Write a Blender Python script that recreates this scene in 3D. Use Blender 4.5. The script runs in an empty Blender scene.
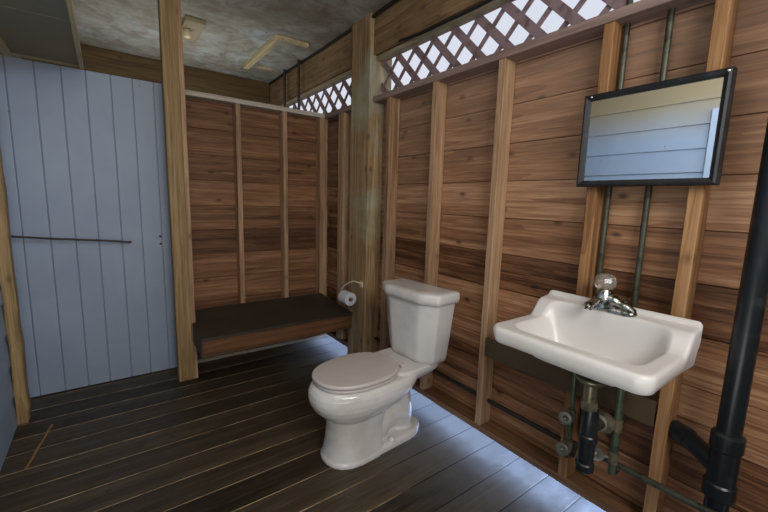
import bpy, bmesh, math, random
from mathutils import Vector, Matrix
random.seed(7)
scene = bpy.context.scene
COL = scene.collection

# ------------------------------------------------------------------ helpers
def link(o, parent=None):
    COL.objects.link(o)
    if parent: o.parent = parent
    return o

def tag(o, label=None, cat=None, group=None, kind=None):
    if label: o['label'] = label
    if cat: o['category'] = cat
    if group: o['group'] = group
    if kind: o['kind'] = kind
    return o

def obj(name, bm, mat, parent=None, smooth=False, origin=None, sharp=35):
    me = bpy.data.meshes.new(name)
    bmesh.ops.recalc_face_normals(bm, faces=bm.faces)
    if origin is not None:
        bmesh.ops.translate(bm, verts=bm.verts, vec=-Vector(origin))
    bm.to_mesh(me); bm.free()
    for m in (mat if isinstance(mat, (list, tuple)) else [mat]): me.materials.append(m)
    if smooth:
        for p in me.polygons: p.use_smooth = True
        try: me.set_sharp_from_angle(angle=math.radians(sharp))
        except Exception: pass
    o = bpy.data.objects.new(name, me)
    if origin is not None: o.location = origin
    return link(o, parent)

def thing(name, loc=(0, 0, 0), rotz=0, **k):
    o = bpy.data.objects.new(name, None); o.empty_display_size = .05
    o.location = loc; o.rotation_euler = (0, 0, rotz)
    link(o); tag(o, **k); return o

def box(bm, x0, x1, y0, y1, z0, z1, bev=0.0, seg=2, mi=0):
    vs = [bm.verts.new((x, y, z)) for x in (x0, x1) for y in (y0, y1) for z in (z0, z1)]
    idx = [(0, 1, 3, 2), (4, 6, 7, 5), (0, 4, 5, 1), (2, 3, 7, 6), (0, 2, 6, 4), (1, 5, 7, 3)]
    fs = [bm.faces.new([vs[i] for i in f]) for f in idx]
    for f in fs: f.material_index = mi
    if bev > 0:
        es = list({e for f in fs for e in f.edges})
        bmesh.ops.bevel(bm, geom=es, offset=bev, segments=seg, profile=.6, affect='EDGES')
    return vs

def rough_board(bm, p0, p1, w, t, wdir, bev=.003, n=14, amp=.0015, seed=0):
    """a sawn board from p0 to p1 (centre line), width w along wdir, thickness t, slightly uneven"""
    rnd = random.Random(seed)
    p0 = Vector(p0); p1 = Vector(p1); d = (p1-p0); L = d.length; d.normalize()
    wd = Vector(wdir).normalized(); td = d.cross(wd).normalized()
    c = bev
    prof = [(-w/2+c, -t/2), (w/2-c, -t/2), (w/2, -t/2+c), (w/2, t/2-c), (w/2-c, t/2), (-w/2+c, t/2), (-w/2, t/2-c), (-w/2, -t/2+c)]
    rings = []
    for i in range(n+1):
        q = p0 + d*(L*i/n)
        ox, oy = (rnd.uniform(-amp, amp), rnd.uniform(-amp, amp))
        rings.append([bm.verts.new(q + wd*(a+ox+rnd.uniform(-amp, amp)*.5) + td*(b+oy)) for a, b in prof])
    for a, b in zip(rings, rings[1:]):
        for k in range(8): bm.faces.new((a[k], a[(k+1) % 8], b[(k+1) % 8], b[k]))
    bm.faces.new(rings[0]); bm.faces.new(rings[-1][::-1])

def tube(bm, pts, r, n=14, cap=True):
    pts = [Vector(p) for p in pts]
    rs = r if isinstance(r, (list, tuple)) else [r]*len(pts)
    t0 = (pts[1]-pts[0]).normalized()
    up = Vector((0, 0, 1)) if abs(t0.z) < .9 else Vector((1, 0, 0))
    nrm = t0.cross(up).normalized(); rings = []
    for i, p in enumerate(pts):
        if i == 0: t = t0
        elif i == len(pts)-1: t = (pts[i]-pts[i-1]).normalized()
        else: t = ((pts[i]-pts[i-1]).normalized()+(pts[i+1]-pts[i]).normalized()).normalized()
        nrm = (nrm - t*nrm.dot(t)).normalized(); b = t.cross(nrm)
        rings.append([bm.verts.new(p+(nrm*math.cos(2*math.pi*k/n)+b*math.sin(2*math.pi*k/n))*rs[i]) for k in range(n)])
    for a, c in zip(rings, rings[1:]):
        for k in range(n): bm.faces.new((a[k], a[(k+1) % n], c[(k+1) % n], c[k]))
    if cap:
        bm.faces.new(rings[0][::-1]); bm.faces.new(rings[-1])

def smooth_path(pts, n=8):
    """Catmull-Rom"""
    P = [Vector(p) for p in pts]; P = [P[0]*2-P[1]] + P + [P[-1]*2-P[-2]]; out = []
    for i in range(1, len(P)-2):
        for k in range(n):
            t = k/n
            out.append(.5*((2*P[i])+(-P[i-1]+P[i+1])*t+(2*P[i-1]-5*P[i]+4*P[i+1]-P[i+2])*t*t+(-P[i-1]+3*P[i]-3*P[i+1]+P[i+2])*t**3))
    out.append(P[-2]); return out

def lathe(bm, c, axis, prof, n=24):
    """prof: (distance along axis, radius)"""
    c = Vector(c); ax = Vector(axis).normalized()
    u = ax.cross(Vector((0, 0, 1)) if abs(ax.z) < .9 else Vector((1, 0, 0))).normalized(); v = ax.cross(u)
    rings = [[bm.verts.new(c+ax*h+(u*math.cos(2*math.pi*k/n)+v*math.sin(2*math.pi*k/n))*max(r, 1e-4)) for k in range(n)] for h, r in prof]
    for a, b in zip(rings, rings[1:]):
        for k in range(n): bm.faces.new((a[k], a[(k+1) % n], b[(k+1) % n], b[k]))
    bm.faces.new(rings[0][::-1]); bm.faces.new(rings[-1])

def loft(bm, rings, cap0=True, cap1=True, loop=False):
    R = [[bm.verts.new(p) for p in r] for r in rings]; n = len(R[0])
    for a, b in zip(R, R[1:]):
        for k in range(n): bm.faces.new((a[k], a[(k+1) % n], b[(k+1) % n], b[k]))
    if cap0: bm.faces.new(R[0][::-1])
    if cap1: bm.faces.new(R[-1])
    return R

def sgnpow(v, p): return math.copysign(abs(v)**p, v)

# ------------------------------------------------------------------ materials
def newmat(name):
    m = bpy.data.materials.new(name); m.use_nodes = True
    nt = m.node_tree; b = nt.nodes['Principled BSDF']
    return m, nt, b
def N(nt, t, **k):
    n = nt.nodes.new(t)
    for a, v in k.items(): setattr(n, a, v)
    return n
def L(nt, a, b): nt.links.new(a, b)
def mth(nt, op, a, b=None, c=None):
    n = N(nt, 'ShaderNodeMath', operation=op)
    for i, v in enumerate((a, b, c)):
        if v is None: continue
        if isinstance(v, (int, float)): n.inputs[i].default_value = v
        else: L(nt, v, n.inputs[i])
    return n.outputs[0]
def mixc(nt, fac, a, b, mode='MIX'):
    n = N(nt, 'ShaderNodeMix', data_type='RGBA', blend_type=mode)
    if isinstance(fac, (int, float)): n.inputs[0].default_value = fac
    else: L(nt, fac, n.inputs[0])
    for i, v in ((6, a), (7, b)):
        if isinstance(v, (tuple, list)): n.inputs[i].default_value = (*v[:3], 1)
        else: L(nt, v, n.inputs[i])
    return n.outputs[2]
def ramp(nt, fac, stops):
    n = N(nt, 'ShaderNodeValToRGB'); e = n.color_ramp.elements
    while len(e) < len(stops): e.new(.5)
    for el, (p, c) in zip(e, stops):
        el.position = p; el.color = (*c[:3], 1) if isinstance(c, (tuple, list)) else (c, c, c, 1)
    L(nt, fac, n.inputs[0]); return n.outputs[0]
def noise(nt, vec, scale=5, detail=4, rough=.55, dist=0):
    n = N(nt, 'ShaderNodeTexNoise'); L(nt, vec, n.inputs['Vector'])
    n.inputs['Scale'].default_value = scale; n.inputs['Detail'].default_value = detail
    n.inputs['Roughness'].default_value = rough; n.inputs['Distortion'].default_value = dist
    return n.outputs['Fac']
def bump(nt, b, h, strength=.3, dist=.01):
    n = N(nt, 'ShaderNodeBump'); n.inputs['Strength'].default_value = strength; n.inputs['Distance'].default_value = dist
    L(nt, h, n.inputs['Height']); L(nt, n.outputs[0], b.inputs['Normal'])
def srgb(r, g, b):
    f = lambda c: (c/255/12.92) if c/255 <= .04045 else ((c/255+.055)/1.055)**2.4
    return (f(r), f(g), f(b))

def wood(name, dark, mid, light, grain='x', board=None, boff=0.0, var=.5, rough=.65, knots=.6, stain=None, patch=0.0, gscale=1.0):
    """grain: axis the fibres run along; board=(axis, pitch): every board gets its own tone and figure"""
    m, nt, b = newmat(name)
    tc = N(nt, 'ShaderNodeTexCoord'); sep = N(nt, 'ShaderNodeSeparateXYZ'); L(nt, tc.outputs['Object'], sep.inputs[0])
    ax = {'x': 0, 'y': 1, 'z': 2}
    if board:
        idx = mth(nt, 'FLOOR', mth(nt, 'DIVIDE', mth(nt, 'SUBTRACT', sep.outputs[ax[board[0]]], boff), board[1]))
        wn = N(nt, 'ShaderNodeTexWhiteNoise', noise_dimensions='1D'); L(nt, idx, wn.inputs['W']); rnd = wn.outputs['Value']
    else:
        oi = N(nt, 'ShaderNodeObjectInfo'); rnd = oi.outputs['Random']
    comb = N(nt, 'ShaderNodeCombineXYZ')
    off = mth(nt, 'MULTIPLY', rnd, 37.0)
    for i, a in enumerate('xyz'):
        s = (.6 if a == grain else 15.0)*gscale
        L(nt, mth(nt, 'ADD', mth(nt, 'MULTIPLY', sep.outputs[i], s), off), comb.inputs[i])
    v = comb.outputs[0]
    n1 = noise(nt, v, 1.5, 7, .68, .5)
    # annual rings: a warped field cut into bands
    rings = mth(nt, 'FRACT', mth(nt, 'MULTIPLY', noise(nt, v, .4, 2, .5, .3), 10.0))
    comb2 = N(nt, 'ShaderNodeCombineXYZ')
    for i, a in enumerate('xyz'):
        L(nt, mth(nt, 'MULTIPLY', sep.outputs[i], 5.0 if a == grain else 140.0), comb2.inputs[i])
    fine = noise(nt, comb2.outputs[0], 1.0, 3, .6, .2)
    f = mth(nt, 'ADD', mth(nt, 'MULTIPLY', n1, .75), mth(nt, 'MULTIPLY', rings, .11))
    f = mth(nt, 'ADD', f, mth(nt, 'MULTIPLY', mth(nt, 'SUBTRACT', fine, .5), .46))
    f = mth(nt, 'ADD', f, mth(nt, 'MULTIPLY', mth(nt, 'SUBTRACT', rnd, .5), var*.35))
    c = ramp(nt, f, [(.22, dark), (.47, mid), (.74, light)])
    if knots > 0:
        comb3 = N(nt, 'ShaderNodeCombineXYZ')
        oth = [q for q in 'xyz' if q != grain]
        tr = mth(nt, 'ADD', sep.outputs[ax[oth[0]]], sep.outputs[ax[oth[1]]])
        L(nt, mth(nt, 'ADD', mth(nt, 'MULTIPLY', sep.outputs[ax[grain]], 3.6), off), comb3.inputs[0])
        L(nt, mth(nt, 'ADD', mth(nt, 'MULTIPLY', tr, 6.5), off), comb3.inputs[1])
        vo = N(nt, 'ShaderNodeTexVoronoi', voronoi_dimensions='2D'); L(nt, comb3.outputs[0], vo.inputs['Vector']); vo.inputs['Scale'].default_value = 1.0
        k = ramp(nt, vo.outputs['Distance'], [(.025, 1.0), (.06, .6), (.12, 0.0)])
        sc_ = N(nt, 'ShaderNodeSeparateColor'); L(nt, vo.outputs['Color'], sc_.inputs[0])
        k = mth(nt, 'MULTIPLY', k, mth(nt, 'GREATER_THAN', sc_.outputs[0], .68))
        c = mixc(nt, mth(nt, 'MULTIPLY', k, knots), c, tuple(x*.35 for x in dark))
    if stain:
        sn = noise(nt, tc.outputs['Object'], 1.7, 5, .6, .5)
        c = mixc(nt, ramp(nt, sn, [(.48, 0.0), (.66, .85)]), c, stain)
    if patch:
        pn = noise(nt, tc.outputs['Object'], 3.3, 4, .6, .3)
        c = mixc(nt, ramp(nt, pn, [(.35, patch), (.6, 0.0)]), c, tuple(x*.3 for x in dark))
    L(nt, c, b.inputs['Base Color']); b.inputs['Roughness'].default_value = rough
    b.inputs['Specular IOR Level'].default_value = .35
    bump(nt, b, mth(nt, 'ADD', fine, mth(nt, 'MULTIPLY', rings, .5)), .35, .004)
    return m

def plain(name, col, rough=.5, metal=0, spec=.5, dirt=None, dscale=8, dlo=.5, dhi=.7, bmp=0, coat=0):
    m, nt, b = newmat(name); tc = N(nt, 'ShaderNodeTexCoord')
    n = noise(nt, tc.outputs['Object'], dscale, 6, .62, .3)
    if dirt: c = mixc(nt, ramp(nt, n, [(dlo, 0.0), (dhi, 1.0)]), col, dirt)
    else: c = mixc(nt, n, tuple(x*.93 for x in col), tuple(min(1, x*1.07) for x in col))
    L(nt, c, b.inputs['Base Color'])
    b.inputs['Roughness'].default_value = rough; b.inputs['Metallic'].default_value = metal
    b.inputs['Specular IOR Level'].default_value = spec; b.inputs['Coat Weight'].default_value = coat
    if bmp: bump(nt, b, n, bmp, .004)
    return m

M = {}
M['siding_in'] = wood('stained board wood', srgb(74, 44, 25), srgb(146, 102, 70), srgb(204, 162, 124), 'y', ('z', .195), .087, var=.7, rough=.55, knots=.85)
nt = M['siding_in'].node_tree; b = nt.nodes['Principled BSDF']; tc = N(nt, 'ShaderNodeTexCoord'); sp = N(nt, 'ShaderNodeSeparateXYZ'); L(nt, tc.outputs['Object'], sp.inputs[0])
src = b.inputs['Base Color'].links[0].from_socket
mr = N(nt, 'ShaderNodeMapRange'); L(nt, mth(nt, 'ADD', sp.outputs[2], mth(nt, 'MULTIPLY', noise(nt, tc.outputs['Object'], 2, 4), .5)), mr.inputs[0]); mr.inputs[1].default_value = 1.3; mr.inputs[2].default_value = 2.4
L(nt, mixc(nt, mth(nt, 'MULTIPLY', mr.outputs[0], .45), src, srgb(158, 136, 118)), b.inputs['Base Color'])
M['siding_back'] = wood('stained board wood back', srgb(64, 38, 22), srgb(124, 84, 54), srgb(168, 126, 90), 'x', ('z', .195), .087, var=.7, rough=.6, knots=.7)
M['stud'] = wood('pale stud wood', srgb(118, 88, 62), srgb(172, 138, 106), srgb(208, 178, 144), 'z', None, var=.5, knots=.5)
M['stud_orange'] = wood('orange stud wood', srgb(96, 60, 32), srgb(156, 114, 74), srgb(188, 152, 110), 'z', None, var=.5, knots=.5)
M['plate'] = wood('plate wood', srgb(96, 78, 72), srgb(138, 116, 108), srgb(168, 146, 136), 'y', None, var=.4, knots=.4)
M['sill'] = wood('sill wood', srgb(84, 56, 36), srgb(132, 98, 68), srgb(165, 130, 95), 'y', None, var=.4, knots=.3)
M['plate_x'] = wood('pale plate wood', srgb(140, 128, 114), srgb(188, 178, 162), srgb(212, 202, 186), 'x', None, var=.3, knots=.3)
M['beam_y'] = wood('beam wood', srgb(92, 70, 46), srgb(140, 112, 80), srgb(172, 145, 110), 'y', None, var=.3, knots=.5, patch=.35)
M['beam_x'] = wood('dark beam wood', srgb(54, 40, 20), srgb(86, 66, 36), srgb(112, 90, 54), 'x', None, var=.3, knots=.5)
M['post'] = wood('weathered post wood', srgb(100, 76, 50), srgb(166, 136, 98), srgb(204, 178, 140), 'z', None, var=.3, knots=.7, stain=srgb(166, 172, 150))
M['post_brown'] = wood('brown post wood', srgb(104, 80, 48), srgb(152, 124, 84), srgb(186, 162, 118), 'z', None, var=.3, knots=.5)
M['joist'] = wood('joist wood', srgb(158, 140, 102), srgb(196, 180, 138), srgb(218, 204, 164), 'y', None, var=.2, knots=.3)
M['bench_wood'] = wood('bench front wood', srgb(58, 36, 20), srgb(104, 68, 40), srgb(130, 92, 58), 'x', None, var=.2, knots=.3)
M['strip'] = wood('lattice trim wood', srgb(120, 110, 88), srgb(160, 148, 122), srgb(190, 180, 152), 'y', None, var=.2, knots=.2)
M['lattice'] = plain('lattice paint', srgb(140, 118, 122), .7, dirt=srgb(88, 68, 62), dscale=14)
M['backing'] = plain('olive backing board', srgb(78, 62, 40), .6, dirt=srgb(52, 42, 26), dscale=6)
M['porcelain'] = plain('white porcelain', srgb(210, 206, 202), .12, spec=.55, coat=.4, dirt=srgb(190, 185, 178), dscale=3)
M['porcelain_sink'] = plain('white sink porcelain', srgb(222, 218, 214), .3, spec=.5, coat=.12, dirt=srgb(214, 209, 200), dscale=3)
M['seat'] = plain('toilet seat plastic', srgb(192, 184, 178), .28, spec=.5)
M['chrome'] = plain('worn chrome', (.62, .62, .60), .18, metal=1, dirt=(.10, .11, .07), dscale=55, dlo=.44, dhi=.58, bmp=.35)
M['crystal'] = plain('clear acrylic', (.6, .56, .48), .08, spec=.8)
M['crystal'].node_tree.nodes['Principled BSDF'].inputs['Transmission Weight'].default_value = .75
M['galv'] = plain('green grey pipe', srgb(84, 84, 70), .45, metal=.5, dirt=srgb(50, 52, 40), dscale=22, bmp=.2)
M['copper'] = plain('verdigris copper', srgb(92, 104, 84), .4, metal=.6, dirt=srgb(48, 56, 46), dscale=30, bmp=.3)
M['iron'] = plain('dark iron pipe', srgb(52, 46, 40), .5, metal=.4, dirt=srgb(78, 58, 42), dscale=16, bmp=.3)
M['blackpipe'] = plain('black drain pipe', srgb(22, 27, 30), .32, spec=.5, dirt=srgb(52, 56, 54), dscale=16, dlo=.56, dhi=.75, bmp=.1)
M['handle'] = plain('valve handle metal', srgb(118, 118, 108), .4, metal=.5, dirt=srgb(84, 84, 76), dscale=30)
M['brass'] = plain('tarnished brass', srgb(140, 132, 108), .35, metal=.7, dirt=srgb(70, 66, 50), dscale=30, bmp=.2)
M['frame'] = plain('black mirror frame', srgb(22, 24, 28), .55, dirt=srgb(50, 56, 64), dscale=20, dlo=.55, dhi=.8)
M['paper'] = plain('white paper', srgb(205, 203, 208), .9, spec=.1)
M['card'] = plain('cardboard', srgb(150, 135, 112), .9, spec=.1)
M['cream'] = plain('cream enamel', srgb(204, 188, 158), .35)
M['cream_old'] = plain('aged cream box', srgb(150, 138, 108), .6, dirt=srgb(128, 114, 84), dscale=9)
M['cable'] = plain('black cable', srgb(20, 20, 18), .6)
M['bolt'] = plain('rusty iron', srgb(62, 54, 50), .5, metal=.6, dirt=srgb(84, 60, 44), dscale=30)
M['straw'] = plain('dry wood sliver', srgb(140, 104, 50), .8)
M['shadow'] = plain('dark underside', srgb(30, 27, 22), .8)

# mirror
m, nt, b = newmat('mirror glass'); b.inputs['Base Color'].default_value = (.86, .88, .9, 1)
b.inputs['Metallic'].default_value = 1; b.inputs['Roughness'].default_value = .015; M['mirror'] = m

# blue painted boards
def blue(name, base, low):
    m, nt, b = newmat(name); tc = N(nt, 'ShaderNodeTexCoord')
    n = noise(nt, tc.outputs['Object'], 2.2, 5, .6, .4)
    c = mixc(nt, ramp(nt, n, [(.3, 0.0), (.75, 1.0)]), base, low)
    n2 = noise(nt, tc.outputs['Object'], 26, 2, .5)
    c = mixc(nt, ramp(nt, n2, [(.76, 0.0), (.80, .8)]), c, srgb(70, 66, 66))
    L(nt, c, b.inputs['Base Color']); b.inputs['Roughness'].default_value = .5
    bump(nt, b, noise(nt, tc.outputs['Object'], 60, 3), .08, .003); return m
M['blue'] = blue('blue grey paint', srgb(146, 158, 174), srgb(134, 144, 162))
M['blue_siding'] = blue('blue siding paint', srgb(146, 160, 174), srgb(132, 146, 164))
# warm reflected light put into the colour: blue blends to tan towards the top
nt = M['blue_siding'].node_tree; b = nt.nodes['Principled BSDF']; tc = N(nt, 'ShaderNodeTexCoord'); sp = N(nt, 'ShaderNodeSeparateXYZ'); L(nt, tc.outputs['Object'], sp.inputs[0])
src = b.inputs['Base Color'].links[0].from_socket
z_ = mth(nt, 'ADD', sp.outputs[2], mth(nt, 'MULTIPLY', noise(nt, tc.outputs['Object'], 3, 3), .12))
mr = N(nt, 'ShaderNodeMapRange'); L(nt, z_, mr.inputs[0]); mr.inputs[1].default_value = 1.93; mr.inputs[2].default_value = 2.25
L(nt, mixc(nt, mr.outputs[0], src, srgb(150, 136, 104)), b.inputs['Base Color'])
M['white_trim'] = plain('white trim paint', srgb(162, 176, 192), .5)

# ceiling
m, nt, b = newmat('weathered ceiling plywood'); tc = N(nt, 'ShaderNodeTexCoord')
n1 = noise(nt, tc.outputs['Object'], 1.6, 6, .65, .8); n2 = noise(nt, tc.outputs['Object'], 7, 6, .7, .5)
mp = N(nt, 'ShaderNodeMapping'); mp.inputs['Scale'].default_value = (3, 26, 1); L(nt, tc.outputs['Object'], mp.inputs[0])
n3 = noise(nt, mp.outputs[0], 1, 4, .6)
c = ramp(nt, n1, [(.3, srgb(132, 122, 102)), (.5, srgb(160, 156, 142)), (.7, srgb(172, 178, 176))])
c = mixc(nt, ramp(nt, n2, [(.42, 0.0), (.66, .75)]), c, srgb(112, 98, 80))
c = mixc(nt, ramp(nt, n3, [(.45, 0.0), (.7, .25)]), c, srgb(110, 106, 98))
L(nt, c, b.inputs['Base Color']); b.inputs['Roughness'].default_value = .85; bump(nt, b, n3, .2, .004); M['ceiling'] = m
M['soffit'] = plain('olive soffit plywood', srgb(128, 126, 108), .8, dirt=srgb(150, 130, 96), dscale=1.6, dlo=.4, dhi=.75)

# floor boards
m = wood('dark deck boards', srgb(36, 30, 23), srgb(64, 55, 43), srgb(94, 80, 62), 'x', ('y', .163), .865, var=.7, rough=.33, knots=.4)
nt = m.node_tree; b = nt.nodes['Principled BSDF']; tc = N(nt, 'ShaderNodeTexCoord')
n = noise(nt, tc.outputs['Object'], 9, 6, .7)
L(nt, ramp(nt, n, [(.3, .26), (.7, .55)]), b.inputs['Roughness']); b.inputs['Specular IOR Level'].default_value = .25
for q in nt.nodes:
    if q.type == 'BUMP': q.inputs['Strength'].default_value = .12
# daylight from the open gap painted into the deck colour, paler towards the wall
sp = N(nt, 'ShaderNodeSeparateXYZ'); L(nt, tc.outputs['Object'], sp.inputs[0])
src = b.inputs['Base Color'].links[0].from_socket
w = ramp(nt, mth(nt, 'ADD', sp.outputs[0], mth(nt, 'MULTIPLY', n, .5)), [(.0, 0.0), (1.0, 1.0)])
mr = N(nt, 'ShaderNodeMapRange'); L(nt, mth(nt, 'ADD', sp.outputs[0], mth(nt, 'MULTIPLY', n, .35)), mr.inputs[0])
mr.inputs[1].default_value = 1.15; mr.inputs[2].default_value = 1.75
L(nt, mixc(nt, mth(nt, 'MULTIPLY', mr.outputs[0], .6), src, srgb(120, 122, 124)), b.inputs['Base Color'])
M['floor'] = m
m, nt, b = newmat('painted light in floor gaps'); tc = N(nt, 'ShaderNodeTexCoord'); sp = N(nt, 'ShaderNodeSeparateXYZ'); L(nt, tc.outputs['Object'], sp.inputs[0])
n = noise(nt, tc.outputs['Object'], 6, 5, .7)
c = ramp(nt, n, [(.32, srgb(56, 46, 34)), (.64, srgb(190, 165, 128))])  # light from below painted into the seam fill, dark towards the right wall
mr = N(nt, 'ShaderNodeMapRange'); L(nt, sp.outputs[0], mr.inputs[0]); mr.inputs[1].default_value = .75; mr.inputs[2].default_value = 1.1
c = mixc(nt, mr.outputs[0], c, srgb(22, 20, 18)); L(nt, c, b.inputs['Base Color']); b.inputs['Roughness'].default_value = .9; M['gap'] = m

# ------------------------------------------------------------------ room shell
XL, W, WB = -.50, 1.64, 1.73          # left wall, stud faces, board faces
CEIL = 2.65; YB = 4.75; YF = -1.25
# floor: planks along x
bm = bmesh.new(); y = .865-.163*13
while y < YB:
    box(bm, XL-.06, 1.76, y+.0028, y+.163-.0028, -.03, random.uniform(-.0015, .0), .003, 2); y += .163
box(bm, XL-.06, 1.76, YF-.05, YB+.05, -.036, -.002, 0, mi=1)
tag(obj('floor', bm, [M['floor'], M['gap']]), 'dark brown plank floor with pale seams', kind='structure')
# ceiling
bm = bmesh.new(); box(bm, XL-.1, WB+.1, YF-.1, YB+.1, CEIL, CEIL+.05)
tag(obj('ceiling', bm, M['ceiling']), 'weathered grey plywood ceiling', kind='structure')
# right wall boards
def siding_y(name, x0, x1, ya, yb, z0, z1, mat, pitch=.195, zoff=.087, gap=.0014, label=None):
    bm = bmesh.new(); z = zoff
    while z > z0: z -= pitch
    while z < z1:
        a = max(z, z0)+gap; c = min(z+pitch, z1)-gap
        if c-a > .01: box(bm, x0+random.uniform(0, .003), x1, ya, yb, a, c, .003, 2)
        z += pitch
    box(bm, x1-.006, x1, ya, yb, z0, z1)
    return tag(obj(name, bm, mat), label, kind='structure')
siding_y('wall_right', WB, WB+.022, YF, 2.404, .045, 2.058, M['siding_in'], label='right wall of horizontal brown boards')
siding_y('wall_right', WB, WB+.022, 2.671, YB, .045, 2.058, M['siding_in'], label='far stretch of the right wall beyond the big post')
bm = bmesh.new(); box(bm, WB, WB+.022, YF, 2.404, 2.36, CEIL); box(bm, WB, WB+.022, 2.671, YB, 2.36, CEIL)
tag(obj('trim_1', bm, M['beam_y']), kind='structure')
# left wall: lapped blue siding
bm = bmesh.new(); z = 0; p = .18
while z < CEIL:
    vs = [bm.verts.new(q) for q in ((XL+.012, YF, z), (XL+.012, YB, z), (XL, YB, z+p), (XL, YF, z+p), (XL-.02, YF, z), (XL-.02, YB, z), (XL-.02, YB, z+p), (XL-.02, YF, z+p))]
    for f in ((0, 1, 2, 3), (4, 7, 6, 5), (0, 4, 5, 1), (3, 2, 6, 7), (0, 3, 7, 4), (1, 5, 6, 2)): bm.faces.new([vs[i] for i in f])
    z += p
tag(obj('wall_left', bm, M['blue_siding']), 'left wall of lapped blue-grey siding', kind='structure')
bm = bmesh.new(); box(bm, XL+.0, XL+.03, .885, .935, 0, 2.08, .003)
tag(obj('trim_2', bm, M['white_trim']), kind='structure')
# far wall behind the partition, and the wall behind the viewer
bm = bmesh.new(); z = .087-.195
while z < CEIL:
    box(bm, XL, WB, YB, YB+.022, max(0, z)+.002, min(CEIL, z+.195)-.002, .002); z += .195
tag(obj('wall_back', bm, M['siding_back']), kind='structure')
bm = bmesh.new(); z = 0
while z < CEIL:
    box(bm, XL, WB, YF-.022, YF, z+.002, min(CEIL, z+.18)-.002, .002); z += .18
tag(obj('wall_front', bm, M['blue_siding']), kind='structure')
# low soffit over the left side with its two joists
bm = bmesh.new(); box(bm, XL, -.06, 1.98, 2.405, 2.118, 2.134, .002); box(bm, XL, -.06, 2.409, 3.164, 2.116, 2.134, .002); box(bm, XL, -.06, 3.15, 3.164, 2.10, 2.118)
tag(obj('trim_3', bm, M['soffit']), kind='structure')
for x, w, lab in ((-.069, .022, 'thin pale batten along the right edge of the low soffit'), (-.405, .045, 'wide pale batten under the left of the low soffit')):
    bm = bmesh.new(); rough_board(bm, (x, 1.98, 2.106), (x, 3.162, 2.106), w, .019, (1, 0, 0), seed=int(-x*1000))
    tag(obj('ceiling_batten', bm, M['joist'], origin=(x, 3.14, 2.10)), lab, 'batten', 'battens under the low soffit')

# ------------------------------------------------------------------ timber frame, right wall
for ya, yb, lab in ((YF, 2.404, 'long brown sill board at the foot of the right wall over the light gap'), (2.671, YB, 'short sill board at the foot of the right wall beyond the big post')):
    bm = bmesh.new(); rough_board(bm, (W+.045, ya, .060), (W+.045, yb, .060), .09, .038, (1, 0, 0), n=40, amp=.0015, seed=3)
    tag(obj('sole_plate', bm, M['sill'], origin=(W+.045, ya, .041)), lab, 'sill board', 'sill boards of the right wall')
for ya, yb, lab, s in ((YF, 2.404, 'long top plate under the lattice from the big post past the mirror', 4), (2.671, YB, 'far top plate under the lattice behind the big post', 5)):
    bm = bmesh.new(); rough_board(bm, (W+.047, ya, 2.0665), (W+.047, yb, 2.0665), .112, .039, (1, 0, 0), n=20, amp=.0004, seed=s)
    tag(obj('top_plate', bm, M['plate'], origin=(W+.045, ya, 2.049)), lab, 'top plate', 'top plates of the right wall')
def stud(y0, y1, mat, lab, seed, grp='studs of the right wall', x0=W, x1=WB-.001, z0=.08, z1=2.049):
    bm = bmesh.new(); rough_board(bm, ((x0+x1)/2, (y0+y1)/2, z0), ((x0+x1)/2, (y0+y1)/2, z1), x1-x0, y1-y0, (1, 0, 0), n=16, amp=.0012, seed=seed)
    return tag(obj('wall_stud', bm, mat, origin=((x0+x1)/2, (y0+y1)/2, z0)), lab, 'stud', grp)
stud(2.20, 2.245, M['stud'], 'pale stud right beside the big post, left of the toilet tank', 1)
stud(1.739, 1.777, M['stud'], 'pale stud rising behind the toilet tank', 2)
stud(1.258, 1.298, M['stud'], 'pale stud between the toilet tank and the sink', 3)
stud(.756, .798, M['stud_orange'], 'orange-stained stud behind the left end of mirror and faucet', 4)
stud(.408, .450, M['stud_orange'], 'orange-stained stud behind the right end of mirror and sink', 5)
stud(-.05, -.01, M['stud'], 'stud beyond the black drain stack', 6)
# far part of the right wall, beyond the big post
stud(2.84, 2.93, M['stud'], 'doubled stud on the right wall above the bench', 7)
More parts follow.
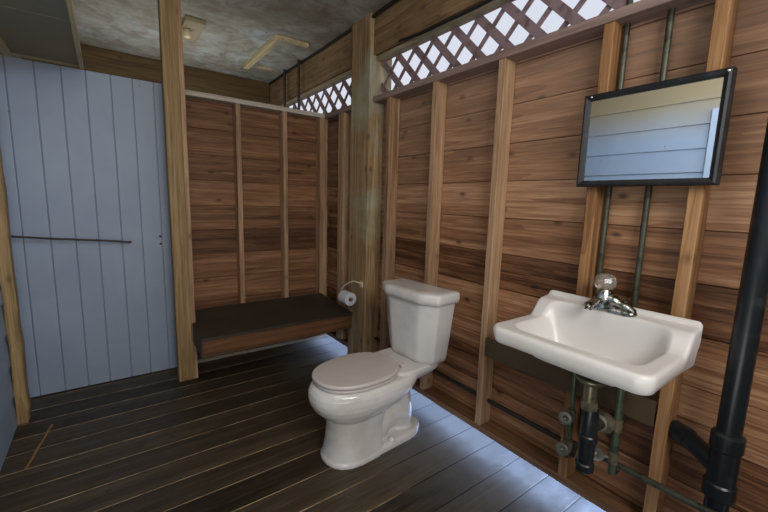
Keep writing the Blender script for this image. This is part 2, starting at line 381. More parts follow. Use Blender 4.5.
# big beam, trim strip, lattice
for ya, yb, lab, s in ((YF, 2.404, 'heavy beam above the lattice to the right of the big post', 8), (2.671, YB, 'heavy beam above the lattice beyond the big post', 9)):
    bm = bmesh.new(); rough_board(bm, (W+.035, ya, 2.509), (W+.035, yb, 2.509), .09, .278, (1, 0, 0), bev=.006, n=12, amp=.003, seed=s)
    tag(obj('header_beam', bm, M['beam_y'], origin=(W+.035, ya, 2.355)), lab, 'beam', 'beams above the lattice')
    bm = bmesh.new(); rough_board(bm, (W+.04, ya, 2.355), (W+.04, yb, 2.355), .045, .03, (1, 0, 0), n=12, amp=.001, seed=s+3)
    tag(obj('lattice_trim', bm, M['strip'], origin=(W+.04, ya, 2.34)), lab.replace('heavy beam above', 'pale wooden strip along the top edge of'), 'trim strip', 'strips over the lattice')
def lattice(ya, yb, lab):
    bm = bmesh.new(); z0, z1 = 2.088, 2.345; h = z1-z0; wd = {1: .046, -1: .028}
    for fam, x in ((1, W+.062), (-1, W+.070)):
        k = ya-h*1.2
        while k < yb+h*1.2:
            k_ = k if fam == 1 else k+.06
            a = k_ if fam == 1 else k_+h; c = k_+h if fam == 1 else k_
            A = Vector((x, a, z0)); B = Vector((x, c, z1))
            if min(a, c) > ya-.0 and max(a, c) < yb+.0:
                rough_board(bm, A, B, wd[fam], .0065, (0, (B-A).z, -(B-A).y), bev=.001, n=1, amp=0)
            else:   # clip to the bay
                t0, t1 = 0.0, 1.0; dy = c-a
                for lim, s in ((ya, 1), (yb, -1)):
                    t = (lim-a)/dy
                    if (dy > 0) == (s > 0): t0 = max(t0, t)
                    else: t1 = min(t1, t)
                if t1-t0 > .08:
                    P = A.lerp(B, t0); Q = A.lerp(B, t1)
                    rough_board(bm, P, Q, wd[fam], .0065, (0, (B-A).z, -(B-A).y), bev=.001, n=1, amp=0)
            k += .176
    return tag(obj('lattice_panel', bm, M['lattice'], origin=(W+.066, ya, z0)), lab, 'lattice', 'lattice vents at the top of the wall')
lattice(YF, 2.404, 'long diagonal lattice vent above the boards between big post and mirror')
lattice(2.671, YB, 'short far diagonal lattice vent beyond the big post')

# big post
bm = bmesh.new(); box(bm, 1.60, 1.80, 2.405, 2.53, 0, CEIL, .006); box(bm, 1.603, 1.80, 2.528, 2.67, 0, CEIL, .006)
tag(obj('timber_post', bm, M['post'], origin=(1.667, 2.54, 0)), 'thick weathered timber post with greenish stains beside the toilet', 'post')
# slimmer post beside the blue door
t = thing('timber_post', (.405, 2.95, 0), label='slim brown timber post between blue door and bench', cat='post')
bm = bmesh.new(); rough_board(bm, (.395, 2.95, .0), (.395, 2.95, CEIL), .09, .095, (0, 1, 0), bev=.005, n=14, amp=.001, seed=21)
o = obj('post_timber', bm, M['post_brown']); o.parent = t; o.location = (-.405, -2.95, 0)
bm = bmesh.new(); rough_board(bm, (.455, 2.945, .0), (.455, 2.945, CEIL), .08, .03, (0, 1, 0), bev=.003, n=14, amp=.001, seed=22)
o = obj('side_board', bm, M['stud']); o.parent = t; o.location = (-.405, -2.95, 0)
# rough post at the left of the door
bm = bmesh.new(); rough_board(bm, (-.462, 2.87, 0), (-.462, 2.87, 2.10), .055, .075, (1, 0, 0), bev=.005, n=22, amp=.004, seed=31)
tag(obj('timber_post', bm, M['post_brown'], origin=(-.462, 2.87, 0)), 'rough split timber post at the left edge of the blue door', 'post')

# ------------------------------------------------------------------ bench partition
PY = 3.17
bm = bmesh.new(); z = .087
bm2 = bm
while z < 2.08:
    box(bm, .47, 1.73, PY+.096, PY+.118, z+.0015, min(2.08, z+.195)-.0015, .002); z += .195
box(bm, .47, 1.73, PY+.112, PY+.118, 0, 2.08)
tag(obj('wall_partition', bm, M['siding_back']), 'low partition of brown boards behind the bench', kind='structure')
bm = bmesh.new(); rough_board(bm, (.44, PY+.045, 2.068), (1.66, PY+.045, 2.068), .10, .036, (0, 1, 0), n=10, seed=41)
tag(obj('top_plate', bm, M['plate_x'], origin=(.44, PY+.045, 2.05)), 'pale top plate capping the board partition over the bench', 'top plate')
bm = bmesh.new(); rough_board(bm, (.47, PY+.045, .015), (1.72, PY+.045, .015), .10, .03, (0, 1, 0), n=10, seed=42)
tag(obj('sole_plate', bm, M['plate_x'], origin=(.47, PY+.045, 0)), 'pale sill board on the floor under the bench', 'sill board')
for xa, lab, s in ((.862, 'left narrow stud of the partition above the bench', 43), (1.245, 'middle narrow stud of the partition above the bench', 44), (1.59, 'right stud of the partition in the corner above the bench', 45)):
    bm = bmesh.new(); wdt = .038 if s < 45 else .075
    rough_board(bm, (xa+wdt/2, PY+.045, .03), (xa+wdt/2, PY+.045, 2.05), wdt, .089, (1, 0, 0), n=14, amp=.0015, seed=s)
    tag(obj('wall_stud', bm, M['stud'], origin=(xa+wdt/2, PY+.045, .03)), lab, 'stud', 'studs of the bench partition')
# bench
t = thing('bench', (1.05, 2.6, .27), label='wall-hung wooden bench with black top between the two posts', cat='bench')
def slant_box(bm, x0, x1, y0, y1, zb0, zt0, zb1, zt1, bev=.004):
    vs = [bm.verts.new(q) for q in ((x0, y0, zb0), (x1, y0, zb0), (x1, y1, zb1), (x0, y1, zb1), (x0, y0, zt0), (x1, y0, zt0), (x1, y1, zt1), (x0, y1, zt1))]
    fs = [bm.faces.new([vs[i] for i in f]) for f in ((0, 3, 2, 1), (4, 5, 6, 7), (0, 1, 5, 4), (1, 2, 6, 5), (2, 3, 7, 6), (3, 0, 4, 7))]
    if bev: bmesh.ops.bevel(bm, geom=list({e for f in fs for e in f.edges}), offset=bev, segments=2, affect='EDGES')
def par(o, t):
    o.parent = t; o.matrix_parent_inverse = t.matrix_basis.inverted(); return o
M['bench_top'] = plain('black weathered bench top', srgb(50, 44, 36), .55, dirt=srgb(62, 56, 44), dscale=4)
bm = bmesh.new(); slant_box(bm, .445, 1.60, 2.585, 2.895, .385, .403, .407, .4265, .003); slant_box(bm, .474, 1.60, 2.893, PY-.001, .4068, .4263, .425, .446, .0)
par(obj('bench_top', bm, M['bench_top']), t)
bm = bmesh.new(); slant_box(bm, .456, 1.60, 2.592, 2.635, .27, .384, .273, .386, .003)
par(obj('front_board', bm, M['bench_wood']), t)
bm = bmesh.new(); slant_box(bm, .446, .456, 2.592, 2.893, .262, .384, .285, .406, .001)
par(obj('side_board', bm, M['bench_top']), t)
for x in (.80, 1.20):
    bm = bmesh.new(); slant_box(bm, x, x+.038, 2.636, PY-.001, .30, .384, .33, .423, .002)
    par(obj('cleat', bm, M['bench_wood']), t)

# ------------------------------------------------------------------ blue door
bm = bmesh.new(); edges = [-.555, -.423, -.296, -.173, -.053, .075, .194, .315, .40]
for a, c in zip(edges, edges[1:]):
    box(bm, max(a, -.50)+.0025, c-.0025, 3.165, 3.185, .006, 2.095, .003)
box(bm, -.50, .40, 3.18, 3.19, .006, 2.095)
tag(obj('door_1', bm, M['blue']), 'blue-grey door of vertical boards', kind='structure')
t = thing('latch_rod', (-.48, 3.09, 1.06), label='long thin iron rod latch across the blue door', cat='latch')
bm = bmesh.new(); tube(bm, [(-.475, 3.09, 1.062), (-.30, 3.10, 1.042), (0, 3.115, 1.015), (.115, 3.125, 1.000), (.128, 3.125, 1.003)], .0065, 8)
par(obj('rod', bm, M['bolt'], smooth=True), t)
bm = bmesh.new(); lathe(bm, (-.478, 3.09, 1.062), (0, 1, 0), [(-.012, .004), (-.010, .017), (.010, .017), (.012, .004)], 14)
par(obj('eye', bm, M['bolt'], smooth=True), t)
for dz, lab in ((.0, 'upper small dark bolt head at the right of the blue door'), (-.055, 'lower small dark bolt head at the right of the blue door')):
    bm = bmesh.new(); lathe(bm, (.305, 3.1645, 1.03+dz), (0, -1, 0), [(0, .008), (.003, .008), (.006, .003)], 10)
    tag(obj('bolt_head', bm, M['bolt'], origin=(.305, 3.1645, 1.03+dz)), lab, 'bolt', 'bolt heads on the blue door')

# ------------------------------------------------------------------ far beam, ceiling fittings
bm = bmesh.new(); rough_board(bm, (XL, 4.60, 2.51), (1.62, 4.60, 2.51), .12, .28, (0, 1, 0), bev=.006, n=10, amp=.003, seed=51)
tag(obj('header_beam', bm, M['beam_x'], origin=(.5, 4.60, 2.37)), 'dark brown beam across the far end under the ceiling', 'beam')
t = thing('ceiling_hatch', (1.35, 3.63, CEIL), label='shallow pale batten frame nailed to the ceiling above the bench', cat='ceiling frame')
bm = bmesh.new(); rough_board(bm, (1.225, 3.20, CEIL-.022), (1.225, 4.09, CEIL-.022), .05, .044, (1, 0, 0), n=6, seed=52); par(obj('batten', bm, M['joist']), t)
bm = bmesh.new(); rough_board(bm, (1.252, 3.215, CEIL-.013), (1.49, 3.215, CEIL-.013), .05, .026, (0, 1, 0), n=4, seed=53); par(obj('batten', bm, M['joist']), t)
bm = bmesh.new(); rough_board(bm, (1.33, 4.05, CEIL-.008), (1.48, 4.05, CEIL-.008), .03, .016, (0, 1, 0), n=4, seed=54); par(obj('batten', bm, M['joist']), t)
t = thing('ceiling_light', (.64, 3.53, CEIL), label='flat cream ceiling light box with a small bulb near the slim post', cat='light')
bm = bmesh.new(); box(bm, .56, .70, 3.32, 3.72, CEIL-.035, CEIL, .008, 3); par(obj('light_box', bm, M['cream_old']), t)
m, nt, b = newmat('bulb glass'); b.inputs['Base Color'].default_value = (*srgb(225, 205, 165), 1); b.inputs['Roughness'].default_value = .2; M['bulb'] = m
bm = bmesh.new(); lathe(bm, (.60, 3.50, CEIL-.035), (0, 0, -1), [(0, .02), (.012, .022), (.02, .03), (.04, .032), (.055, .024), (.062, .006)], 18); par(obj('bulb', bm, M['bulb'], smooth=True), t)
def cable(pts, r, lab, name='cable', mat='cable', cat='cable', n=8, **k):
    bm = bmesh.new(); tube(bm, pts, r, n); return tag(obj(name, bm, M[mat], smooth=True, origin=pts[0]), lab, cat, **k)
cable([(1.615, 2.68, 2.635), (1.617, 3.2, 2.63), (1.612, 3.9, 2.636), (1.615, 4.5, 2.632)], .011, 'black cable along the ceiling corner above the far beam')
cable([(1.622, .32, 2.345), (1.618, .6, 2.342), (1.62, 1.5, 2.340), (1.624, 1.9, 2.352), (1.627, 2.1, 2.375)], .009, 'black cable along the lower edge of the near beam')
cable([(1.612, 1.6, 2.638), (1.61, 2.0, 2.632), (1.61, 2.395, 2.62)], .012, 'black cable in the ceiling corner beside the top of the big post')
for y, lab in ((3.62, 'nearer thin pipe rising behind the partition to the ceiling'), (3.98, 'farther thin pipe rising behind the partition to the ceiling')):
    bm = bmesh.new(); tube(bm, [(1.585, y, .0), (1.585, y, CEIL)], .013, 10)
    tag(obj('water_pipe', bm, M['iron'], smooth=True, origin=(1.585, y, 0)), lab, 'pipe', 'pipes behind the partition')

# ------------------------------------------------------------------ toilet
TX, TY, TR = 1.53, 1.615, math.radians(180+4.0)
toilet = thing('toilet', (TX, TY, 0), TR, label='white porcelain toilet with closed lid standing on the dark plank floor', cat='toilet')
def outline(ub, uf, w, z, nf=2.2, nb=3.5, n=56, wb=None):
    """egg outline: front half round, back half squarer; u = forward"""
    um = ub+(uf-ub)*.45; pts = []
    for k in range(n):
        a = 2*math.pi*k/n; c, s = math.cos(a), math.sin(a)
        if c >= 0: u = um+(uf-um)*sgnpow(c, 2/nf); v = w*sgnpow(s, 2/nf)
        else:
            u = um+(um-ub)*sgnpow(c, 2/nb); q = w if wb is None else w+(wb-w)*abs(c)**1.3
            v = q*sgnpow(s, 2/nb)
        pts.append((u, v, z))
    return pts
bm = bmesh.new()
# pedestal column rising into the bowl
R = [(0, .42, 0.717, .136), (.018, .42, 0.716, .135), (.03, .42, 0.708, .130), (.10, .425, 0.694, .121), (.17, .42, 0.687, .118), (.232, .40, 0.690, .121), (.248, .36, 0.710, .138), (.270, .31, 0.742, .160), (.294, .26, 0.764, .176),
     (.325, .22, 0.780, .189), (.355, .18, 0.787, .195), (.385, .16, 0.785, .195), (.405, .15, 0.775, .189), (.418, .16, 0.760, .178)]
loft(bm, [outline(ub, uf, w, z, 2.3, 9 if z < .24 else 3.0) for z, ub, uf, w in R])
# narrow rear core
loft(bm, [outline(ub, .5, w, z, 4, 4) for z, ub, w in ((0, .19, .055), (.12, .18, .045), (.22, .16, .05), (.30, .12, .08), (.36, .07, .11), (.41, .06, .12))])
# deck carrying the tank
loft(bm, [outline(ub, uf, w, z, 5, 5) for z, ub, uf, w in ((.345, .10, .30, .12), (.37, .05, .33, .145), (.40, .025, .36, .165), (.424, .02, .36, .168), (.432, .03, .35, .160))])
# foot flange
loft(bm, [outline(.10, .58, w, z, 6, 4, wb=.105) for z, w in ((0, .134), (.030, .130), (.042, .118))])
# trapway
tube(bm, smooth_path([(.52, 0, .20), (.43, 0, .27), (.33, 0, .29), (.245, 0, .24), (.215, 0, .14), (.215, 0, .02)], 6), .080, 20)
# moulded rib across the recess
tube(bm, smooth_path([(.43, 0, .06), (.36, 0, .125), (.28, 0, .135), (.22, 0, .10)], 6), .088, 20)
bowl = obj('bowl', bm, M['porcelain'], toilet, smooth=True, sharp=180)
md = bowl.modifiers.new('remesh', 'REMESH'); md.mode = 'VOXEL'; md.voxel_size = .005; md.use_smooth_shade = True
md = bowl.modifiers.new('smooth', 'SMOOTH'); md.factor = .5; md.iterations = 5
# seat and lid
def slab(bm, ub, uf, w, z0, z1, r, nf=2.25, nb=3.2, wb=None, dome=.0):
    rings = []
    for i in range(5):
        a = math.pi/2*i/4; rings.append(outline(ub+r*(1-math.sin(a)), uf-r*(1-math.sin(a)), w-r*(1-math.sin(a)), z0+r*(1-math.cos(a)), nf, nb, wb=None if wb is None else wb-r*(1-math.sin(a))))
    for i in range(5):
        a = math.pi/2*i/4; rings.append(outline(ub+r*(1-math.cos(a)), uf-r*(1-math.cos(a)), w-r*(1-math.cos(a)), z1-r+r*math.sin(a), nf, nb, wb=None if wb is None else wb-r*(1-math.cos(a))))
    for f in (.12, .3, .5, .7):
        rings.append([(u*(1-f)+f*(ub+uf)/2, v*(1-f), z1+dome*math.sin(f*math.pi/2)) for u, v, _ in outline(ub+r, uf-r, w-r, z1, nf, nb, wb=None if wb is None else wb-r)])
    loft(bm, rings)
bm = bmesh.new(); slab(bm, .305, .757, .174, .420, .436, .006, wb=.15); obj('seat_ring', bm, M['seat'], toilet, smooth=True, sharp=60)
bm = bmesh.new(); slab(bm, .29, .765, .180, .440, .461, .009, wb=.13, dome=.006); lid = obj('seat_lid', bm, M['seat'], toilet, smooth=True, sharp=60)
for s in (-1, 1):
    bm = bmesh.new(); tube(bm, [(.285, s*.075-.028, .444), (.285, s*.075+.028, .444)], .014, 14)
    obj('hinge', bm, M['seat'], toilet, smooth=True)
# tank: chamfered front corners
def tank_out(u0, u1, w, ch, z, n=4):
    pts = []
    P = [(u0, -w, .02), (u1-ch*.72, -w, .018), (u1, -w+ch*1.25, .018), (u1, w-ch*1.25, .018), (u1-ch*.72, w, .018), (u0, w, .02)]
    m = len(P)
    for i, (u, v, r) in enumerate(P):
        a = Vector((P[i-1][0], P[i-1][1])); b_ = Vector((u, v)); c = Vector((P[(i+1) % m][0], P[(i+1) % m][1]))
        d1 = (a-b_).normalized()*r; d2 = (c-b_).normalized()*r
        for k in range(n+1):
            t = k/n; q = (b_+d1)*(1-t)**2+b_*2*t*(1-t)+(b_+d2)*t*t; pts.append((q.x, q.y, z))
    return pts
bm = bmesh.new()
loft(bm, [tank_out(u0, u1, w, ch, z) for z, u0, u1, w, ch in ((.428, .03, .165, .168, .06), (.434, .018, .180, .181, .065), (.46, .015, .185, .186, .065), (.60, .008, .195, .200, .07), (.790, .004, .205, .220, .075))])
tank = obj('tank', bm, M['porcelain'], toilet, smooth=True, sharp=60)
bm = bmesh.new()
loft(bm, [tank_out(u0, u1, w, ch, z) for z, u0, u1, w, ch in ((.783, .0, .212, .226, .078), (.787, -.006, .222, .236, .08), (.807, -.008, .226, .239, .08), (.832, -.008, .226, .239, .08), (.841, -.005, .222, .235, .08), (.846, .003, .213, .225, .078), (.848, .03, .18, .19, .07))])
obj('tank_lid', bm, M['porcelain'], toilet, smooth=True, sharp=75)
for s in (-1, 1):
    bm = bmesh.new(); lathe(bm, (.365, s*.116, .038), (0, 0, 1), [(0, .019), (.012, .018), (.022, .013), (.027, .004)], 18); obj('bolt_cap', bm, M['porcelain'], toilet, smooth=True)

# ------------------------------------------------------------------ toilet paper and holder
t = thing('toilet_paper_holder', (1.60, 2.47, .66), label='bent cream-white toilet paper arm screwed to the big post', cat='paper holder')
bm = bmesh.new(); box(bm, 1.590, 1.60, 2.435, 2.475, .645, .695, .003); par(obj('mount_plate', bm, M['cream']), t)
bm = bmesh.new(); tube(bm, smooth_path([(1.595, 2.455, .672), (1.560, 2.455, .690), (1.535, 2.49, .695), (1.512, 2.57, .650), (1.50, 2.60, .610), (1.50, 2.595, .585), (1.50, 2.50, .575), (1.50, 2.445, .573)], 6), .0055, 10)
par(obj('arm', bm, M['cream'], smooth=True), t)
t = thing('toilet_paper_roll', (1.50, 2.52, .565), label='white toilet paper roll hanging on the arm at the big post', cat='toilet paper')
bm = bmesh.new()
prof = [(0, .02), (0, .050), (.003, .0525), (.107, .0525), (.11, .050), (.11, .02)]
n = 32; c0 = Vector((1.50, 2.455, .560)); rings = []
for h, r in prof: rings.append([bm.verts.new(c0+Vector((math.cos(2*math.pi*k/n)*r, h, math.sin(2*math.pi*k/n)*r))) for k in range(n)])
for i in range(len(rings)):
    a = rings[i]; b_ = rings[(i+1) % len(rings)]
    for k in range(n): bm.faces.new((a[k], a[(k+1) % n], b_[(k+1) % n], b_[k]))
par(obj('paper', bm, M['paper'], smooth=True), t)
bm = bmesh.new(); rings = []
for h, r in ((-.001, .0195), (.111, .0195), (.111, .0175), (-.001, .0175)): rings.append([bm.verts.new(c0+Vector((math.cos(2*math.pi*k/n)*r, h, math.sin(2*math.pi*k/n)*r))) for k in range(n)])
for i in range(4):
    for k in range(n): bm.faces.new((rings[i][k], rings[i][(k+1) % n], rings[(i+1) % 4][(k+1) % n], rings[(i+1) % 4][k]))
par(obj('card_tube', bm, M['card'], smooth=True), t)

# ------------------------------------------------------------------ backing board, sink
bm = bmesh.new(); rough_board(bm, (1.629, .452, .558), (1.629, 1.245, .558), .10, .018, (0, 0, 1), bev=.002, n=4, amp=.0005, seed=61)
tag(obj('backing_board', bm, M['backing'], origin=(1.629, .452, .508)), 'dark olive board nailed across the studs below the sink', 'board')

sink = thing('sink', (1.62, .622, .80), label='white rectangular wall-hung sink with a raised back ledge under the mirror', cat='sink')
SX0, SX1, SYC, SHW = 1.185, 1.617, .622, .278
def sstep(a, b_, t): t = max(0, min(1, (t-a)/(b_-a))); return t*t*(3-2*t)
def sink_top(x, y):
    rim = .862
    # ledge
    led = .928+.006*sstep(1.52, 1.59, x)+.020*sstep(1.594, 1.606, x)
    z = rim+(led-rim)*sstep(1.455, 1.535, x)
    z += .006*sstep(.03, .0, min(x-SX0, SHW-abs(y-SYC)))*0
    # basin
    xf, xb = 1.232, 1.548
    cx, hx = (xf+xb)/2, (xb-xf)/2; hy = .232
    if x > cx: ex = (x-cx)/hx
    else: ex = (x-cx)/hx
    ey = (y-SYC)/hy
    d = (abs(ex)**6+abs(ey)**6)**(1/6)
    bot = .745+.02*(abs(ex)**2)
    f = sstep(.66, 1.0, d)
    if d < 1: z = bot+(z-bot)*(f**.9)
    return z
def rrect(x0, x1, hw, r, n=10):
    pts = []; 
    for cx, cy, a0 in ((x1-r*.4, hw-r*.4, 0), (x0+r, hw-r, 90), (x0+r, -hw+r, 180), (x1-r*.4, -hw+r*.4, 270)):
        rr = r*.4 if cx > 1.5 else r
        for k in range(n+1):
            a = math.radians(a0+90*k/n); pts.append((cx+rr*math.cos(a), SYC+cy+rr*math.sin(a)))
    # resample evenly
    P = pts+[pts[0]]; Ls = [0]
    for a, b_ in zip(P, P[1:]): Ls.append(Ls[-1]+math.dist(a, b_))
    out = []; m = 220; j = 0
    for i in range(m):
        s = Ls[-1]*i/m
        while Ls[j+1] < s: j += 1
        t = (s-Ls[j])/max(1e-9, Ls[j+1]-Ls[j]); out.append((P[j][0]*(1-t)+P[j+1][0]*t, P[j][1]*(1-t)+P[j+1][1]*t))
    return out
base = rrect(SX0, SX1, SHW, .045)
cxs, cys = 1.395, SYC
def inset(d):   # ring at inset distance d toward a short centre segment
    out = []
    for x, y in base:
        ty = cys+max(-.14, min(.14, y-cys)); tx = cxs+max(-.05, min(.05, x-cxs)); v = Vector((tx-x, ty-y)); Lg = v.length; q = min(d/Lg, 1); out.append((x+v.x*q, y+v.y*q))
    return out
rings = []
def bottom(x, y, d): # underside
    return .0
for d, dz in ((.10, -.0), ):
    pass
und = []
for f, z in ((.999, .715), (.85, .717), (.70, .728), (.58, .755), (.46, .785), (.30, .799), (.06, .800)):
    out = []
    for x, y in base:
        ty = cys+max(-.06, min(.06, y-cys)); tx = cxs+.05+max(-.03, min(.03, x-cxs)); out.append((x+(tx-x)*f, y+(ty-y)*f, z))
    und.append(out)
rings += und
for d, dz in ((.016, -.064), (.010, -.060), (.004, -.040), (.0, -.024), (.000, -.012), (.003, -.005), (.008, -.001), (.014, 0)):
    rr_ = []
    for (x, y), (x2, y2) in zip(base, inset(max(d, 0))):
        zt = sink_top(x2, y2)
        zz = zt+dz if dz > -.02 else .862+dz+ (0 if dz < -.04 else (zt-.862)*.5)
        rr_.append((x2, y2, zz))
    rings.append(rr_)
for i in range(1, 70):
    f = .02+.98*(i/70)
    pr = []
    for (x, y), (xi, yi) in zip(base, inset(.014)):
        ty = cys+max(-.14, min(.14, y-cys)); tx = cxs+max(-.05, min(.05, x-cxs))
        X = xi+(tx-xi)*f; Y = yi+(ty-yi)*f; pr.append((X, Y, sink_top(X, Y)))
    rings.append(pr)
bm = bmesh.new(); loft(bm, rings)
par(obj('basin', bm, M['porcelain_sink'], smooth=True, sharp=80), sink)
bm = bmesh.new(); lathe(bm, (1.40, SYC, .747), (0, 0, 1), [(0, .028), (.003, .03), (.005, .026), (.003, .01)], 20); par(obj('drain_ring', bm, M['chrome'], smooth=True), sink)
bm = bmesh.new(); lathe(bm, (1.575, SYC+.19, .9), (0, 0, -1), [(0, .01), (.01, .01)], 8)
bm.free()

# faucet
fa = thing('faucet', (1.572, .628, .95), label='corroded chrome faucet with a round clear knob on the sink ledge', cat='faucet')
bm = bmesh.new(); Z0 = .930
def stad(hx, hy, z, n=10):
    pts = []
    for s, a0 in ((1, 0), (-1, 180)):
        for k in range(n+1):
            a = math.radians(a0+180*k/n); pts.append((1.566+hx*math.cos(a), .626+s*(hy-hx)+hx*math.sin(a), z))
    return pts
loft(bm, [stad(.028, .096, Z0), stad(.029, .097, Z0+.007), stad(.026, .094, Z0+.013), stad(.016, .078, Z0+.022)])
par(obj('base_plate', bm, M['chrome'], smooth=True), fa)
bm = bmesh.new(); lathe(bm, (1.568, .652, Z0+.010), (0, 0, 1), [(0, .040), (.014, .039), (.034, .036), (.052, .032), (.066, .028), (.076, .022)], 22); par(obj('body', bm, M['chrome'], smooth=True), fa)
bm = bmesh.new(); tube(bm, smooth_path([(1.565, .652, Z0+.030), (1.535, .653, Z0+.038), (1.495, .655, Z0+.036), (1.462, .656, Z0+.026), (1.455, .656, Z0+.012)], 5), [.016]*6+[.015]*6+[.014]*6+[.013]*3, 14)
par(obj('spout', bm, M['chrome'], smooth=True), fa)
bm = bmesh.new(); lathe(bm, (1.568, .652, Z0+.066), (0, 0, 1), [(.012, .020), (.018, .030), (.030, .038), (.046, .041), (.062, .036), (.072, .024), (.076, .010)], 10); k = par(obj('knob', bm, M['crystal']), fa)
bm = bmesh.new(); tube(bm, smooth_path([(1.568, .640, Z0+.050), (1.568, .600, Z0+.036), (1.568, .560, Z0+.022), (1.568, .540, Z0+.010)], 5), [.024]*5+[.018]*5+[.014]*6, 12); par(obj('handle_hump', bm, M['chrome'], smooth=True), fa)
bm = bmesh.new(); tube(bm, [(1.572, .575, Z0+.014), (1.572, .575, Z0+.040)], .0045, 8); lathe(bm, (1.572, .575, Z0+.040), (0, 0, 1), [(0, .004), (.002, .010), (.008, .010), (.011, .004)], 12); par(obj('lift_rod', bm, M['chrome'], smooth=True), fa)
# ------------------------------------------------------------------ plumbing under the sink
DY = .590
dr = thing('sink_drain', (1.42, DY, .40), label='dark drain trap with pale tailpiece hanging under the sink', cat='drain')
bm = bmesh.new(); lathe(bm, (1.40, DY, .705), (0, 0, -1), [(-.005, .055), (0, .055), (.012, .045), (.02, .024), (.12, .022)], 20); par(obj('tailpiece', bm, M['brass'], smooth=True), dr)
bm = bmesh.new(); lathe(bm, (1.40, DY, .62), (0, 0, -1), [(0, .026), (.004, .031), (.03, .031), (.034, .026)], 6); par(obj('slip_nut', bm, M['brass']), dr)
bm = bmesh.new(); lathe(bm, (1.42, DY, .58), (0, 0, -1), [(0, .026), (.02, .030), (.10, .030), (.105, .034), (.125, .034), (.13, .029), (.215, .028), (.22, .033), (.245, .033), (.255, .02)], 20); par(obj('trap_body', bm, M['blackpipe'], smooth=True), dr)
bm = bmesh.new(); tube(bm, smooth_path([(1.42, DY, .50), (1.48, DY-.005, .50), (1.56, DY-.02, .50), (1.615, DY-.03, .50)], 5), .022, 16); par(obj('trap_arm', bm, M['iron'], smooth=True), dr)
bm = bmesh.new(); lathe(bm, (1.50, DY-.01, .50), (1, 0, 0), [(0, .022), (.003, .042), (.022, .042), (.026, .022)], 20); par(obj('trap_ring', bm, M['brass'], smooth=True), dr)

def wheel(bm, c, ax, r):
    lathe(bm, c, ax, [(0, .006), (.0, r*.75), (.003, r), (.009, r), (.012, r*.75), (.010, r*.35), (.016, r*.28), (.019, .003)], 18)
for (yy, xx, z0, z1, hz, lab, s) in ((.705, 1.52, .27, .794, (.46, .32), 'verdigris supply pipe with two round valve wheels left of the sink trap', 1), (.535, 1.53, .30, .794, (.50, .365), 'grey supply pipe with round valve wheels right of the sink trap', 2)):
    t = thing('supply_valve', (xx, yy, z0), label=lab, cat='valve', group='supply valves under the sink')
    bm = bmesh.new(); tube(bm, [(xx, yy, z1), (xx, yy+.002, .6), (xx, yy, z0)], .010 if s == 1 else .014, 12); par(obj('supply_tube', bm, M['copper'], smooth=True), t)
    bm = bmesh.new(); lathe(bm, (xx, yy, hz[0]+.03), (0, 0, -1), [(0, .010), (.004, .018), (.05, .018), (.055, .012)], 12); par(obj('valve_body', bm, M['brass'], smooth=True), t)
    bm = bmesh.new(); lathe(bm, (xx, yy, hz[1]+.03), (0, 0, -1), [(0, .010), (.004, .018), (.05, .018), (.055, .010)], 12); par(obj('valve_body', bm, M['brass'], smooth=True), t)
    yo = .015 if s == 1 else .055
    for i, hh in enumerate(hz):
        ax = Vector((-.9, -.25, .1)).normalized() if (s == 1 or i == 0) else Vector((-.25, -.3, .9)).normalized()
        cc = Vector((xx-.035, yy+yo*(.4 if s == 1 else 1), hh))
        bm = bmesh.new(); tube(bm, [(xx, yy, hh), tuple(cc)], .006, 8); wheel(bm, cc, ax, .028 if s == 1 else .034); par(obj('valve_wheel', bm, M['handle'], smooth=True), t)
    bm = bmesh.new(); tube(bm, smooth_path([(xx, yy, z0+.02), (xx+.03, yy, z0), (1.57, yy, z0-.01), (1.588, yy, .308)], 5), .010, 10); par(obj('branch_tube', bm, M['iron'], smooth=True), t)

# wall pipes
for y, z0, lab in ((.735, .955, 'left thin supply pipe rising behind the mirror'), (.590, .955, 'right thin supply pipe rising behind the mirror')):
    bm = bmesh.new(); tube(bm, [(1.70, y, .30), (1.70, y+.0, 1.4), (1.70, y, 2.04)], .0115, 12)
    tube(bm, [(1.70, y, 2.04), (1.625, y, 2.052), (1.618, y, 2.10), (1.618, y, 2.36)], .0115, 12) if False else tube(bm, [(1.70, y, 2.0), (1.70, y, 2.36)], .0115, 12)
    tag(obj('water_pipe', bm, M['galv'], smooth=True, origin=(1.70, y, .30)), lab, 'pipe', 'supply pipes behind the mirror')
bm = bmesh.new(); tube(bm, [(1.70, 2.39, .225), (1.70, 1.3, .215), (1.70, .80, .215)], .012, 12)
tag(obj('water_pipe', bm, M['iron'], smooth=True, origin=(1.70, 1.5, .2)), 'dark pipe running low through the studs from behind the toilet', 'pipe')
bm = bmesh.new(); tube(bm, [(1.592, .75, .298), (1.585, .52, .312), (1.550, .23, .340), (1.535, -.4, .40)], .0125, 12)
tag(obj('water_pipe', bm, M['galv'], smooth=True, origin=(1.615, .3, .23)), 'grey-green pipe running low in front of the right stud under the sink', 'pipe')

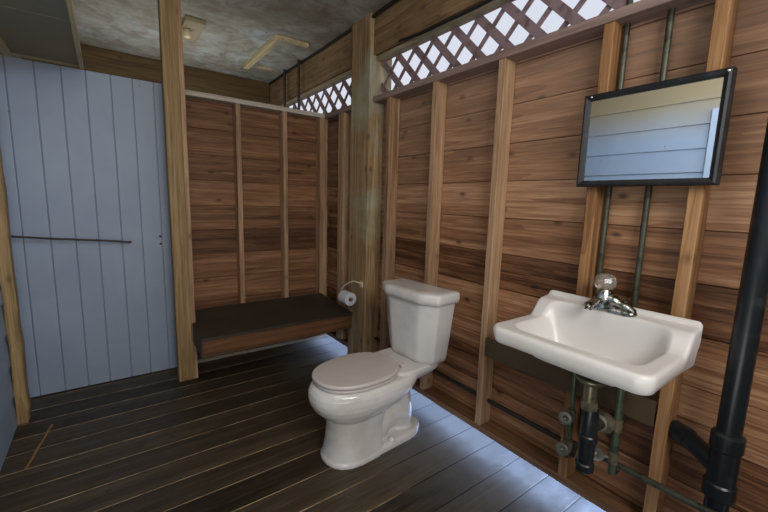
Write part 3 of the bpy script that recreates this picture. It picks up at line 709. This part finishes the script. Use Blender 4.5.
# drain stack
st = thing('drain_stack', (1.598, .238, 0), label='thick black vertical drain pipe with a wye at the right of the sink', cat='drain pipe')
bm = bmesh.new(); tube(bm, [(1.598, .238, 0), (1.598, .238, CEIL)], .033, 24); par(obj('stack_pipe', bm, M['blackpipe'], smooth=True), st)
bm = bmesh.new(); lathe(bm, (1.598, .238, .38), (0, 0, 1), [(0, .034), (.004, .044), (.05, .044), (.056, .039), (.17, .039), (.176, .044), (.225, .044), (.232, .034)], 24)
par(obj('wye_fitting', bm, M['blackpipe'], smooth=True), st)
bm = bmesh.new(); tube(bm, [(1.598, .238, .47), (1.64, .32, .50), (1.685, .40, .512)], .032, 18)
lathe(bm, (1.655, .345, .506), (.5, .9, .0), [(0, .030), (.003, .036), (.05, .035), (.054, .030)], 20)
tube(bm, [(1.68, .39, .512), (1.69, .46, .512), (1.69, .565, .512)], .027, 18)
par(obj('side_arm', bm, M['blackpipe'], smooth=True), st)
# mirror
mi = thing('mirror', (1.62, .592, 1.41), label='rectangular mirror in a black frame fixed to the wall over the sink', cat='mirror')
mx0, mx1, y0, y1, z0, z1, fw = 1.598, 1.638, .366, .824, 1.412, 1.775, .024
def frame_ring():
    bm = bmesh.new(); n = 5
    prof = [(0, mx1), (0, mx0+.006), (.003, mx0), (.010, mx0-.004), (.017, mx0), (fw, mx0+.010), (fw, mx1)]
    rings = []
    for ins, x in prof: rings.append([bm.verts.new((x, yy, zz)) for yy, zz in ((y0+ins, z0+ins), (y1-ins, z0+ins), (y1-ins, z1-ins), (y0+ins, z1-ins))])
    for i in range(len(rings)):
        a = rings[i]; b_ = rings[(i+1) % len(rings)]
        for k in range(4): bm.faces.new((a[k], a[(k+1) % 4], b_[(k+1) % 4], b_[k]))
    return bm
par(obj('frame', frame_ring(), M['frame']), mi)
bm = bmesh.new(); box(bm, mx0+.014, mx0+.019, y0+fw-.003, y1-fw+.003, z0+fw-.003, z1-fw+.003); par(obj('mirror_glass', bm, M['mirror']), mi)
for yy in (y0+.012, y1-.03):
    bm = bmesh.new(); lathe(bm, (mx0-.001, yy, z1-.011), (-1, 0, 0), [(0, .005), (.002, .005), (.004, .002)], 10); par(obj('screw', bm, M['chrome'], smooth=True), mi)

# sliver on the floor
bm = bmesh.new(); rough_board(bm, (-.331, 2.726, .003), (-.391, 2.324, .003), .010, .005, (1, 0, 0), bev=.001, n=6, amp=.0015, seed=70)
tag(obj('wood_sliver', bm, M['straw'], origin=(-.36, 2.52, 0)), 'thin yellowish wood sliver lying on the floor before the blue door', 'stick')

# outside ground
bm = bmesh.new(); box(bm, 1.95, 14, -10, 16, -.35, -.30)
tag(obj('ground', bm, plain('pale sand', (.5, .48, .44), .9)), kind='structure')

# ------------------------------------------------------------------ light
w = bpy.data.worlds.new('World'); scene.world = w; w.use_nodes = True; nt = w.node_tree
bg = nt.nodes['Background']
tc = N(nt, 'ShaderNodeTexCoord'); sp = N(nt, 'ShaderNodeSeparateXYZ'); L(nt, tc.outputs['Generated'], sp.inputs[0])
c = ramp(nt, sp.outputs[2], [(.0, (.80, .82, .90)), (.5, (.76, .80, .92)), (1.0, (.5, .62, .92))])
L(nt, c, bg.inputs[0]); bg.inputs[1].default_value = .92

def area(name, loc, target, sx, sy, power, col):
    d = bpy.data.lights.new(name, 'AREA'); d.shape = 'RECTANGLE'; d.size = sx; d.size_y = sy; d.energy = power; d.color = col
    o = bpy.data.objects.new(name, d); o.location = loc; COL.objects.link(o)
    o.rotation_euler = (Vector(target)-Vector(loc)).to_track_quat('-Z', 'Y').to_euler()
    return o
area('fill_room', (.35, -1.0, 2.1), (.9, 2.2, .7), 1.3, .9, 38, (1.0, .98, .96))  # added fill behind the viewer, not a fixture of the room
area('fill_overhead', (.25, .9, 2.55), (.6, 1.8, 0), 1.0, 1.6, 11, (1.0, .94, .86))  # added overhead fill, no such lamp in the room
area('fill_far', (.6, 3.8, 1.9), (.6, 3.81, 2.65), 1.2, .9, 6, (.95, .98, 1.0))  # added fill hidden behind the partition, brightens the ceiling
o_left = area('fill_left', (1.35, .1, 2.45), (-.5, 1.35, 1.75), .5, .3, 8.5, (.66, .80, 1.0))  # added fill standing for lattice daylight, brightens the left wall in the mirror
area('fill_up', (.05, .05, .40), (.10, 1.3, 2.6), .9, .7, 9, (1.0, .97, .92))  # added fill below the camera, lifts soffit, ceiling and sink underside
g = area('light_gap', (2.25, 1.6, .118), (1.25, 1.6, -.05), 4.8, .10, 30, (.46, .63, 1.0))
o_left.data.spread = math.radians(75)
g.data.spread = math.radians(15)
# ------------------------------------------------------------------ camera
cam = bpy.data.cameras.new('camera'); co = bpy.data.objects.new('camera', cam); COL.objects.link(co)
cam.sensor_width = 36; cam.lens = 376.41/768*36; cam.clip_start = .02
co.location = (0, 0, 1.33); co.rotation_euler = (1.42557412, -.0279182, -.631553956)
scene.camera = co
scene.view_settings.view_transform = 'Standard'; scene.view_settings.look = 'None'
scene.view_settings.exposure = 0; scene.view_settings.gamma = 1
